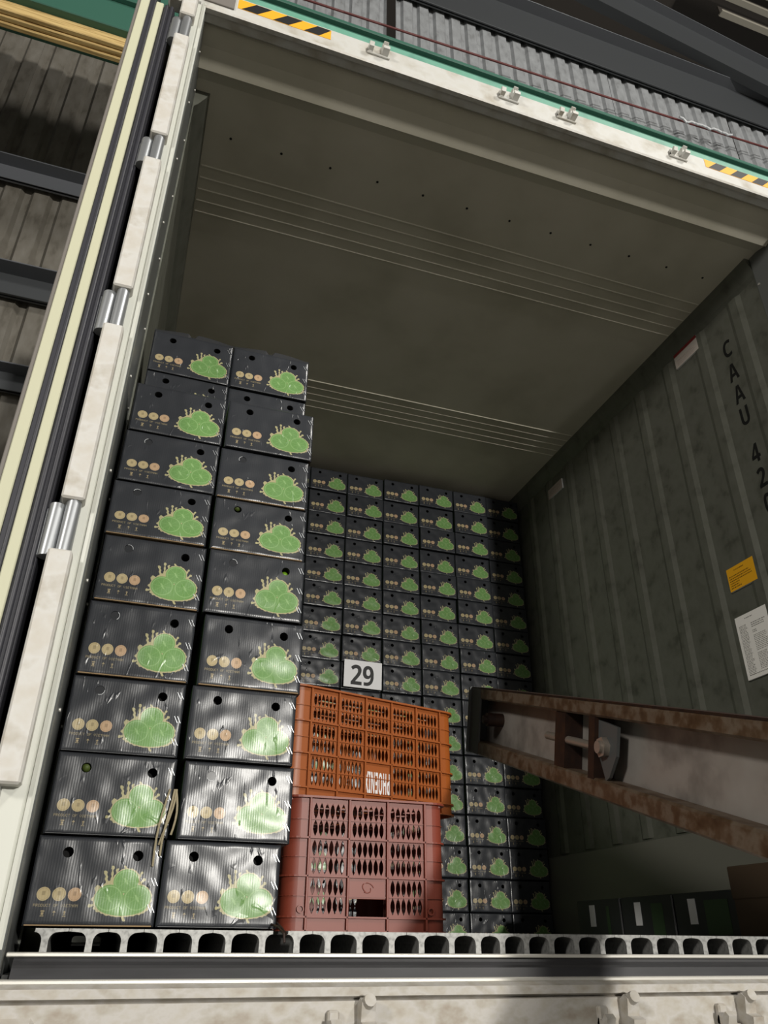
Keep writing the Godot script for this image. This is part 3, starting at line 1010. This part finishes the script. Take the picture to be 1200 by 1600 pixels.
# ------------------------------------------------------------------ warehouse
func warehouse() -> void:
	var gr := struct("ground")
	put("slab", boxm(Vector3(-8, -1.7, -8), Vector3(12, -1.5, 18)), M.concrete, gr)
	var zf := -2.2
	var wf := struct("wall_facade", "corrugated grey metal wall behind the container")
	var cuts := [-6.0, -4.8, -3.6, -2.4, -1.2, -0.36, 0.0, 1.32, 2.48, 3.60, 5.08, 6.3, 7.5, 8.7, 10.0]
	for i in cuts.size() - 1:
		var x0: float = cuts[i]
		var x1: float = cuts[i + 1]
		var y0 := -1.5 if x1 <= -0.3 or x0 >= 2.8 else 3.3
		var dz := 0.004 * (i % 2)
		put("corrugated_sheet", corrugated(x0 - 0.01, x1 + 0.01, y0, 8.45), M.sheet_shaded if x1 <= 0.01 else M.sheet_grey, wf, Vector3(0, 0, zf + dz))
	# girts across the wall
	var girts := [[7.56, 8.08, 0.10, "wide dark girt along the top of the corrugated wall", 0.0], [3.94, 4.06, 0.08, "grey girt low on the corrugated wall, under the wooden boards", -1.0], [3.06, 3.22, 0.10, "dark girt low on the corrugated wall, level with the container door", -1.0], [2.44, 2.56, 0.08, "dark girt at hinge height on the corrugated wall beside the container", -1.0]]
	for g in girts:
		var t := thing("wall_girt", g[3], "girt", Vector3(0, g[0], zf), Vector3.ZERO, "girts on the corrugated wall")
		var hh: float = float(g[1]) - float(g[0])
		var xe := 10.0 if g[4] == 0.0 else -0.36
		var dark: Material = M.steel_dark if float(g[0]) != 3.94 else M.steel_light
		put("web", boxm(Vector3(-6, 0, 0.045), Vector3(xe, hh, 0.055)), dark, t)
		put("flange", boxm(Vector3(-6, hh - 0.008, 0.03), Vector3(xe, hh, 0.03 + float(g[2]) + 0.03), 0.002), M.steel_light, t)
		put("flange", boxm(Vector3(-6, 0, 0.03), Vector3(xe, 0.008, 0.03 + float(g[2]) * 0.4), 0.002), dark, t)
	# sloping rafter above, seen at the upper right
	var rf := thing("roof_rafter", "heavy dark rafter with a pale lower flange under the roof at upper right", "rafter")
	var a := Vector3(1.6, 9.02, -2.0)
	var b := Vector3(8.6, 7.62, -2.0)
	var st := mb()
	bar(st, a + Vector3(0, 0.0, 0), b + Vector3(0, 0.0, 0), Vector3(0, 0, 1), 0.03, 0.46)
	put("web", done(st), M.steel_dark, rf)
	st = mb()
	bar(st, a + Vector3(0, 0.24, 0.05), b + Vector3(0, 0.24, 0.05), Vector3(0, 0, 1), 0.10, 0.012)
	put("flange", done(st), M.steel_light, rf)
	st = mb()
	bar(st, a - Vector3(0, 0.24, 0), b - Vector3(0, 0.24, 0), Vector3(0, 0, 1), 0.10, 0.012)
	put("flange", done(st), M.steel_dark, rf)
	var ro := struct("roof", "dark sheet roof of the warehouse")
	put("roof_sheet", boxm(Vector3(-8, 10.9, -8), Vector3(14, 11.0, 9)), M.roof_sheet, ro)
	for k in 9:
		put("purlin", boxm(Vector3(-8, 10.72, -2.0 + 0.62 * k), Vector3(14, 10.9, -1.96 + 0.62 * k), 0.003), M.roof_purlin, ro)
	for k in 3:
		var pu := thing("roof_purlin", ["upper pale purlin under the roof at the top right corner", "middle pale purlin under the roof at the top right corner", "lower pale purlin under the roof, just above the dark rafter"][k], "purlin", Vector3(0, [10.55, 10.08, 9.60][k], -2.12), Vector3.ZERO, "purlins at the top right")
		put("web", boxm(Vector3(5.4, 0.012, 0.0), Vector3(13.9, 0.16, 0.02)), M.roof_sheet, pu)
		put("lip", boxm(Vector3(5.4, -0.012, -0.01), Vector3(13.9, 0.024, 0.06), 0.003), M.roof_purlin, pu)
	# green painted fascia beam with boards under it, above the container
	var fb := thing("fascia_beam", "teal green painted beam running above the container roof", "beam", Vector3(0, 4.14, -1.2))
	put("web", boxm(Vector3(-5, 0.03, -0.05), Vector3(6.5, 0.80, 0.0), 0.004), M.green_shaded, fb)
	put("flange", boxm(Vector3(-5, 0.0, -0.16), Vector3(6.5, 0.03, 0.05), 0.004), M.green_shaded, fb)
	put("flange", boxm(Vector3(-5, 0.80, -0.16), Vector3(6.5, 0.83, 0.03), 0.004), M.green_shaded, fb)
	put("stiffener", boxm(Vector3(-5, 0.30, 0.0), Vector3(6.5, 0.33, 0.03), 0.003), M.green_shaded, fb)
	for k in 3:
		var t := thing("timber_board", ["front yellow timber board under the teal beam at upper left", "middle yellow timber board under the teal beam at upper left", "rear yellow timber board under the teal beam at upper left"][k], "board", Vector3(0, 4.04, -1.19 - 0.03 * k), Vector3.ZERO, "boards under the teal beam")
		put("plank", boxm(Vector3(-4.5, 0.02 - 0.01 * k, -0.027), Vector3(0.1, 0.098, 0.0), 0.004), M.wood, t)
	# cable and a twist of plastic strip in front of the wall
	var cb := thing("cable", "thin dark red cable slung across the corrugated wall", "cable")
	var pts := []
	for i in 25:
		var x := 0.2 + 0.33 * i
		pts.append(Vector3(x, 6.755 + 0.056 * x + 0.0016 * (x - 3.0) ** 2, -2.08))
	put("cable_run", path_rod(pts, 0.011, 6), M.cable_red, cb)
	var ps := thing("plastic_strip", "crinkled shiny plastic strip caught on the cable at upper right", "strip")
	pts = []
	for i in 15:
		var x := 4.22 + 0.045 * i
		pts.append(Vector3(x, 6.735 + 0.056 * x + 0.03 * sin(i * 2.3) * sin(i * 0.9 + 1.0) - 0.012 * (i % 3), -2.045 + 0.006 * cos(i * 1.7)))
	put("strip", path_rod(pts, 0.012, 5), M.plastic_strip, ps)

func corrugated(x0: float, x1: float, y0: float, y1: float) -> ArrayMesh:
	var st := mb()
	var p := 0.16
	var prof := [[0.0, 0.0], [0.085, 0.0], [0.105, -0.028], [0.14, -0.028], [0.16, 0.0]]
	var xy := []
	var k := floori(x0 / p)
	while k * p < x1:
		for i in 4:
			var x: float = k * p + float(prof[i][0])
			if x >= x0 and x <= x1:
				xy.append(Vector2(x, prof[i][1]))
		k += 1
	for i in xy.size() - 1:
		var a := Vector3(xy[i].x, y0, xy[i].y)
		var b := Vector3(xy[i + 1].x, y0, xy[i + 1].y)
		var u := Vector3(0, y1 - y0, 0)
		var z := Vector3(0, 0, -0.002)
		quad(st, a, b, b + u, a + u)
		quad(st, a + u + z, b + u + z, b + z, a + z)
		quad(st, a + u, b + u, b + u + z, a + u + z)
	return done(st)

# ------------------------------------------------------------------ cartons in place
func near_cartons() -> void:
	var pr := carton_print()
	for k in 5:
		var m := mat("carton_face", Color.WHITE, 0.27, 0.0, 0.44)
		m.albedo_texture = pr
		m.normal_enabled = true
		m.normal_texture = film_relief(k)
		m.normal_scale = 1.0
		faces.append(m)
	var s := carton_shapes(0.2155, 0.1455, 0.33)
	var base := [0.004, 0.149, 0.294, 0.442, 0.599, 0.752, 0.888, 1.026, 1.166, 1.306, 1.447]
	var left := [[-0.0335, -0.030, -0.032, -0.0305, -0.028, -0.032, -0.029, -0.0265, -0.019, -0.019], [0.1855, 0.2015, 0.1965, 0.2035, 0.196, 0.1935, 0.1915, 0.196, 0.1985, 0.1985]]
	var order := [[1, 0, 3, 2, 4, 1, 0, 2, 3, 4], [0, 3, 4, 1, 2, 3, 4, 0, 1, 2]]
	for c in 2:
		for r in 10:
			var t := make_carton(s, order[c][r], true)
			var h: float = float(base[r + 1]) - float(base[r])
			var z := NEAR if r < 8 else NEAR - 0.13
			t.position = Vector3(float(left[c][r]) + s.w / 2, base[r], z + rng.randf_range(-0.003, 0.003))
			t.rotation = Vector3(0, deg_to_rad(rng.randf_range(-0.4, 0.4)), deg_to_rad(rng.randf_range(-0.15, 0.15)))
			t.scale = Vector3(1, (h - 0.003) / s.h, 1)
			var which: String = ["bottom", "second from the floor", "third from the floor", "fourth from the floor", "fifth from the floor", "fifth from the top", "fourth from the top", "third from the top", "second from the top", "topmost"][r]
			tag(t, "black lime carton, %s, in the near column %s" % [which, ["against the door post", "beside the crates"][c]], "carton", "near cartons of limes")
			if [0, 3, 4, 5].has(r) and c == 0 or [3, 5, 6].has(r) and c == 1:
				(t.get_node("cardboard_rim") as MeshInstance3D).material_override = M.kraft
			if [2, 3, 4, 5, 6].has(r) and c == 0 or [1, 4, 6].has(r) and c == 1:
				var x_hole: float = (0.243 - 0.5) * s.w
				var fp: Node = t.get_node("front_panel")
				var st := mb()
				rod(st, Vector3(x_hole, 0.815 * s.h, -0.003), Vector3(x_hole, 0.815 * s.h, -0.0012), 0.0089, 16)
				put("hole_plug", done(st), M.carton_film, fp)
				var arc := []
				for i in 8:
					var g := 2.6 + 0.9 * r + i * 0.28
					arc.append(Vector3(x_hole + cos(g) * 0.0088, 0.815 * s.h + sin(g) * 0.0088, 0.0001))
				put("film_glint", path_rod(arc, 0.0006, 5), M.plastic_strip, fp)  # pale arc modelled in place of the glint on the film over the hole
			if r == 9:
				put("top_flap", flap_mesh(s.w, c), M.carton_black, t, Vector3(0, s.h, 0))
	# limes that show in a few hand holes
	var limes := [[0, 1, 0, 1, "dull green lime showing through a hand hole low in the post-side column"], [1, 4, 1, 0, "bright green lime showing through a hand hole halfway up the inner column"], [1, 5, 0, 1, "dull lime showing through a left hand hole of the inner column"]]
	for l in limes:
		var x: float = float(left[l[0]][l[1]]) + [0.243, 0.80][l[2]] * s.w
		var y: float = float(base[l[1]]) + [0.815, 0.80][l[2]] * s.h
		var t := thing("lime", l[4], "lime", Vector3(x, y, NEAR - 0.014))
		var st := mb()
		ball(st, Vector3.ZERO, 0.0088, 14)
		put("fruit", done(st), M.lime_skin if l[3] == 0 else M.lime_dull, t)

func flap_mesh(w: float, c: int) -> ArrayMesh:
	var st := mb()
	var n := 24
	for i in n:
		var y := []
		for k in [i, i + 1]:
			var u: float = float(k) / n
			var v := 0.008 + 0.012 * sin(PI * clampf((u - 0.05) / 0.9, 0, 1)) * (0.6 + 0.4 * u)
			if u > 0.44 and u < 0.53:
				v -= 0.012
			y.append(v)
		var x0 := -w / 2 + w * i / n
		var x1 := -w / 2 + w * (i + 1) / n
		box_wedge(st, x0, x1, y[0], y[1])
	return done(st)

func box_wedge(st: SurfaceTool, x0: float, x1: float, y0: float, y1: float) -> void:
	var f := 0.0
	var b := -0.004
	quad(st, Vector3(x0, -0.004, f), Vector3(x1, -0.004, f), Vector3(x1, y1, f - 0.006), Vector3(x0, y0, f - 0.006))
	quad(st, Vector3(x0, y0, f - 0.006), Vector3(x1, y1, f - 0.006), Vector3(x1, y1, b - 0.006), Vector3(x0, y0, b - 0.006))
	quad(st, Vector3(x1, -0.004, b), Vector3(x0, -0.004, b), Vector3(x0, y0, b - 0.006), Vector3(x1, y1, b - 0.006))

func far_cartons() -> void:
	var s := carton_shapes(0.228, 0.1465, 0.33)
	var cols := [2.075, 1.842, 1.607, 1.373, 1.139, 0.905, 0.671]
	var proto := []
	for k in 5:
		var t := make_carton(s, k, false)
		proto.append(t)
	var count := 0
	for c in 7:
		for r in 17:
			var k := (c * 3 + r * 2 + (r * c) % 3) % 5
			var t: Node3D
			if count < 5:
				k = count
				t = proto[count]
			else:
				t = proto[k].duplicate()
				t.name = numbered("lime_carton")
				add_child(t, true)
			count += 1
			var lift := 0.004 * (5 - c) + rng.randf_range(-0.002, 0.002)
			t.position = Vector3(float(cols[c]) + s.w / 2 + rng.randf_range(-0.0015, 0.0015), -0.037 + 0.1497 * r + maxf(lift, 0.0) * r / 17.0, BACK + rng.randf_range(-0.008, 0.008) - (0.012 if c == 0 else 0.0))
			t.rotation = Vector3(0, deg_to_rad(rng.randf_range(-0.35, 0.35)), 0)
			var up: String = "bottom" if r == 0 else "topmost" if r == 16 else ordinals[17 - r] + " from top"
			var along: String = "column next to the right wall" if c == 0 else ordinals[c + 1] + " column from the right wall"
			tag(t, "black lime carton in far stack, %s, %s" % [up, along], "carton", "far cartons of limes")

func crates() -> void:
	var lo := make_crate("plastic_crate", "red-brown slotted plastic crate standing on the container floor under another crate", "stacked plastic crates", 0.42, 0.56, 0.30, 3, 4, M.crate_red)
	lo.position = Vector3(0.703, 0.004, -0.53 - 0.28)
	# plate and grip slot of the lower crate
	var w := 0.42 - 0.072
	var cw := (w - 0.044) / 3.0
	var ch := (0.30 - 0.044) / 3.0
	var lp0 := put("label_plate", boxm(Vector3(-cw / 2, 0.034 + ch * 0.42, 0.278), Vector3(cw / 2, 0.034 + ch, 0.281), 0.001), M.crate_red, lo)
	var st := mb()
	for k in 3:
		var p := []
		for i in 9:
			var a := TAU * k / 3.0 + i * 0.26
			p.append(Vector3(cos(a) * (0.016 - 0.001 * i), 0.034 + ch * 0.71 + sin(a) * 0.011, 0.2815))
		for i in 8:
			rod(st, p[i], p[i + 1], 0.0012, 5)
	put("emblem", done(st), M.crate_red, lp0)
	for x in [-0.165, 0.165]:
		put("peg_ring", ring_shape(0.014, 0.014, 0.0069, 0.0018, 0.004), M.crate_red, lo, Vector3(x, 0.046, 0.281), Vector3(PI / 2, 0, 0))
	var up := make_crate("plastic_crate", "orange slotted plastic crate turned askew on top of the red-brown crate", "stacked plastic crates", 0.56, 0.40, 0.297, 5, 3, M.crate_orange)
	var turn := deg_to_rad(16.0)
	var fl := Vector3(0.497, 0.304, -0.575)
	up.rotation = Vector3(0, turn, 0)
	up.position = fl + Vector3(cos(turn), 0, -sin(turn)) * 0.28 - Vector3(sin(turn), 0, cos(turn)) * 0.20
	var w2 := 0.56 - 0.072
	var cw2 := (w2 - 0.044) / 5.0
	var ch2 := (0.297 - 0.044) / 3.0
	var lp := put("label_plate", boxm(Vector3(-cw2 / 2, 0.034, 0.197), Vector3(cw2 / 2, 0.034 + ch2, 0.2), 0.001), M.crate_orange, up)
	words("PHOENIX", 0.056, M.ink_white, lp, Vector3(0, 0.034 + 0.030, 0.2003), Vector3(0, 0, PI), "lettering", "Droid Sans", true, 0.245)

# ------------------------------------------------------------------ conveyor
func conveyor() -> void:
	var t := thing("conveyor_boom", "rusty steel conveyor boom with grey web sheets reaching into the container", "conveyor", Vector3(1.23, 0.78, -1.0))
	var e1 := Vector3(-0.0971807, -0.3057652, 0.9471344)   # towards the camera
	var e2 := Vector3(-0.0312092, 0.952107, 0.3041683)     # up across the boom
	var e3 := Vector3(0.9947773, 0, 0.1020691)             # away to the right
	var hgt := 0.222
	var long := 3.3
	var at := func(s: float, h: float, d: float) -> Vector3:
		return e1 * s + e2 * h + e3 * d
	var rail := func(h: float, s0: float, s1: float, th: float, dp: float) -> ArrayMesh:
		var st := mb()
		bar(st, at.call(s0, h, dp / 2), at.call(s1, h, dp / 2), e3, dp, th, 0.005)
		return done(st)
	put("rail", rail.call(-0.019, 0.0, long, 0.038, 0.055), M.rust_beam, t)
	put("rail", rail.call(-hgt + 0.022, 0.0, long, 0.044, 0.055), M.rust_beam, t)
	# rolled lips that catch the light
	put("rail_lip", rail.call(-0.001, 0.0, long, 0.005, 0.075), M.rust_dark, t)
	# sheets of the web, one after another
	var cuts := [0.02, 0.845, 1.478, 2.3, 3.2]
	for i in 4:
		var st := mb()
		bar(st, at.call(float(cuts[i]) + 0.004, -hgt / 2, 0.058), at.call(float(cuts[i + 1]) - 0.004, -hgt / 2, 0.058), e3, 0.004, hgt - 0.05)
		put("web_sheet", done(st), M.web_sheet, t)
	var st2 := mb()
	bar(st2, at.call(0.0, -hgt / 2, 0.066), at.call(long, -hgt / 2, 0.066), e3, 0.004, hgt - 0.02)
	put("backing_sheet", done(st2), M.plate_grey, t)
	# end plate and idler shaft
	st2 = mb()
	bar(st2, at.call(-0.006, -hgt / 2, 0.03), at.call(0.006, -hgt / 2, 0.03), e3, 0.075, hgt + 0.004, 0.004)
	put("end_plate", done(st2), M.plate_grey, t)
	st2 = mb()
	bar(st2, at.call(0.0, -hgt / 2, 0.002), at.call(0.10, -hgt / 2, 0.002), e3, 0.006, hgt - 0.004)
	put("end_cheek", done(st2), M.plate_grey, t)
	st2 = mb()
	rod(st2, at.call(0.17, -0.10, 0.0), at.call(0.17, -0.10, 0.06), 0.022, 16)
	rod(st2, at.call(0.17, -0.10, -0.012), at.call(0.17, -0.10, 0.0), 0.014, 6)
	put("idler_bolt", done(st2), M.rust_dark, t)
	# bracket, tension rod, gusset with its nut
	st2 = mb()
	bar(st2, at.call(0.70, -hgt / 2, 0.03), at.call(0.76, -hgt / 2, 0.03), e3, 0.05, hgt - 0.07, 0.006)
	put("bracket", done(st2), M.rust_dark, t)
	st2 = mb()
	bar(st2, at.call(0.90, -hgt / 2, 0.026), at.call(0.93, -hgt / 2, 0.026), e3, 0.05, hgt - 0.07, 0.004)
	put("bracket", done(st2), M.rust_dark, t)
	put("tension_rod", rodm(at.call(0.63, -0.108, 0.016), at.call(0.96, -0.108, 0.016), 0.0105, 14), M.bolt_steel, t)
	st2 = mb()
	prism(st2, PackedVector2Array([Vector2(0.93, -0.045), Vector2(1.02, -0.055), Vector2(1.015, -0.12), Vector2(0.985, -0.17), Vector2(0.97, -0.18), Vector2(0.93, -0.12)]), at.call(0.0, 0.0, 0.012), e1, e2, e3 * 0.008)
	var gs := put("gusset", done(st2), M.plate_grey, t)
	st2 = mb()
	rod(st2, at.call(0.965, -0.105, 0.012), at.call(0.965, -0.105, -0.002), 0.024, 6)
	put("nut", done(st2), M.bolt_steel, gs)
	st2 = mb()
	rod(st2, at.call(0.965, -0.105, 0.0), at.call(0.965, -0.105, -0.010), 0.0145, 14)
	put("bolt_end", done(st2), M.bolt_steel, gs)
	# leg that carries the boom beside the photographer
	st2 = mb()
	var foot: Vector3 = at.call(3.0, -hgt, 0.03)
	rod(st2, foot + Vector3(0, 0.03, 0), Vector3(foot.x, -1.5 - 0.78, foot.z), 0.035, 12)
	put("leg", done(st2), M.steel_dark, t)

# ------------------------------------------------------------------ stickers, placard, small things
func sticker(called: String, label: String, cat: String, m: Material, y0: float, y1: float, z0: float, z1: float) -> Node3D:
	var t := thing(called, label, cat, Vector3(W1 - 0.0105, y0, (z0 + z1) / 2))
	var st := mb()
	var h := y1 - y0
	var d := absf(z1 - z0) / 2
	quv(st, [Vector3(0, 0, -d), Vector3(0, 0, d), Vector3(0, h, d), Vector3(0, h, -d)], [Vector2(0, 1), Vector2(1, 1), Vector2(1, 0), Vector2(0, 0)])
	st.generate_normals()
	put("sheet", st.commit(), m, t)
	put("backing", boxm(Vector3(0.0005, 0, -d), Vector3(0.009, h, d)), M.board_white, t)
	return t

func wall_labels() -> void:
	var p := lined_label(Color(0.97, 0.96, 0.94), Color(0.50, 0.49, 0.47), 200, 300, [[0.3, 0.62, 0.06, 0.09, 0.03], [0.08, 0.34, 0.16, 0.95, 0.022], [0.46, 0.95, 0.17, 0.24, 0.03], [0.46, 0.62, 0.29, 0.34, 0.03], [0.46, 0.92, 0.37, 0.62, 0.026], [0.46, 0.80, 0.65, 0.90, 0.024], [0.08, 0.9, 0.93, 0.96, 0.03]])
	sticker("paper_notice", "white printed paper notice on the right wall above the conveyor", "notice", p, 0.868, 1.120, -0.835, -0.668)
	var q := lined_label(Color(0.93, 0.68, 0.10), Color(0.45, 0.30, 0.05), 160, 110, [[0.28, 0.70, 0.14, 0.24, 0.10], [0.06, 0.95, 0.36, 0.56, 0.10], [0.06, 0.45, 0.66, 0.95, 0.10]])
	sticker("warning_sticker", "yellow warning sticker on the right wall above the paper notice", "sticker", q, 1.228, 1.326, -0.822, -0.672)
	var r := lined_label(Color(0.74, 0.70, 0.67), Color(0.62, 0.56, 0.53), 160, 100, [[0.1, 0.9, 0.5, 0.9, 0.09]])
	(r.albedo_texture as ImageTexture).get_image()
	var a := sticker("wall_sticker", "white sticker with a red top edge, high on the right wall near the letters", "sticker", r, 2.398, 2.478, -0.842, -0.680)
	put("red_band", boxm(Vector3(-0.001, 0.066, -0.081), Vector3(0.0, 0.082, 0.081)), mat("sticker_red", Color(0.45, 0.10, 0.10), 0.6), a)
	var b := lined_label(Color(0.66, 0.61, 0.58), Color(0.56, 0.51, 0.48), 120, 70, [[0.1, 0.9, 0.2, 0.8, 0.15]])
	sticker("wall_sticker", "small pale sticker high on the right wall, deepest in the container", "sticker", b, 2.350, 2.415, -2.085, -1.925)

func floor_cartons() -> void:
	var ends := [-0.862, -1.196, -1.530]
	for k in 3:
		var t := thing("lime_carton", ["black lime carton lying on the floor by the right wall, nearest the door", "black lime carton lying on the floor by the right wall, middle of three", "black lime carton lying on the floor by the right wall, deepest of three"][k], "carton", Vector3(2.195, 0.0, ends[k]), Vector3.ZERO, "cartons on the floor by the right wall")
		put("body", boxm(Vector3(-0.11, 0.001, -0.325), Vector3(0.11, 0.145, 0.0), 0.004), M.carton_black, t)
		put("side_print", boxm(Vector3(-0.1112, 0.012, -0.16 + 0.03 * k), Vector3(-0.109, 0.118, -0.04 - 0.02 * k)), M.carton_side, t)
		put("carton_label", boxm(Vector3(-0.1118, 0.045, -0.245 + 0.01 * k), Vector3(-0.109, 0.125, -0.205 + 0.01 * k)), M.board_white, t)
	var t2 := thing("brown_carton", "plain brown carton by the right wall in front of the black floor cartons", "carton", Vector3(2.19, 0.0, -0.60))
	put("body", boxm(Vector3(-0.12, 0.001, -0.255), Vector3(0.12, 0.118, 0.2), 0.004), M.kraft_brown, t2)
	put("lid", boxm(Vector3(-0.124, 0.112, -0.258), Vector3(0.124, 0.212, 0.204), 0.004), M.kraft_brown, t2)

func odds() -> void:
	# number placard on the far cartons
	var t := thing("number_placard", "white placard with the number 29 on the far cartons above the orange crate", "sign", Vector3(1.256, 1.168, BACK + 0.014), Vector3(0, 0, deg_to_rad(-0.6)))
	var bd := put("board", boxm(Vector3(-0.107, 0, -0.003), Vector3(0.107, 0.15, 0.003), 0.001), M.board_white, t)
	words("29", 0.108, M.ink_black, bd, Vector3(-0.004, 0.066, 0.0034), Vector3.ZERO, "lettering", "Droid Sans", true, 0.84)
	# torn strap hanging between the two near columns
	var s := thing("torn_strap", "torn tan strap ends hanging between the two lowest near cartons", "strap")
	for k in 4:
		var pts := []
		for i in 7:
			var u := i / 6.0
			pts.append(Vector3(0.190 - 0.004 * k + 0.006 * sin(3.0 * u + k) - 0.010 * u * (k % 2), 0.235 - (0.08 + 0.018 * k) * u, NEAR + 0.004 + 0.006 * sin(PI * u)))
		put("strand", path_rod(pts, 0.0022, 6), M.twine, s)
	var w := thing("twig", "bent dry twig sticking out over the floor edge beside the red-brown crate", "twig")
	put("twig_stem", path_rod([Vector3(0.392, 0.012, NEAR - 0.01), Vector3(0.395, 0.006, -0.075), Vector3(0.399, -0.004, -0.045), Vector3(0.400, -0.018, -0.040)], 0.0022, 6), M.rust_dark, w)
	put("twig_stem", path_rod([Vector3(0.404, 0.014, NEAR - 0.01), Vector3(0.401, 0.004, -0.07), Vector3(0.404, -0.006, -0.047)], 0.0018, 6), M.rust_dark, w)
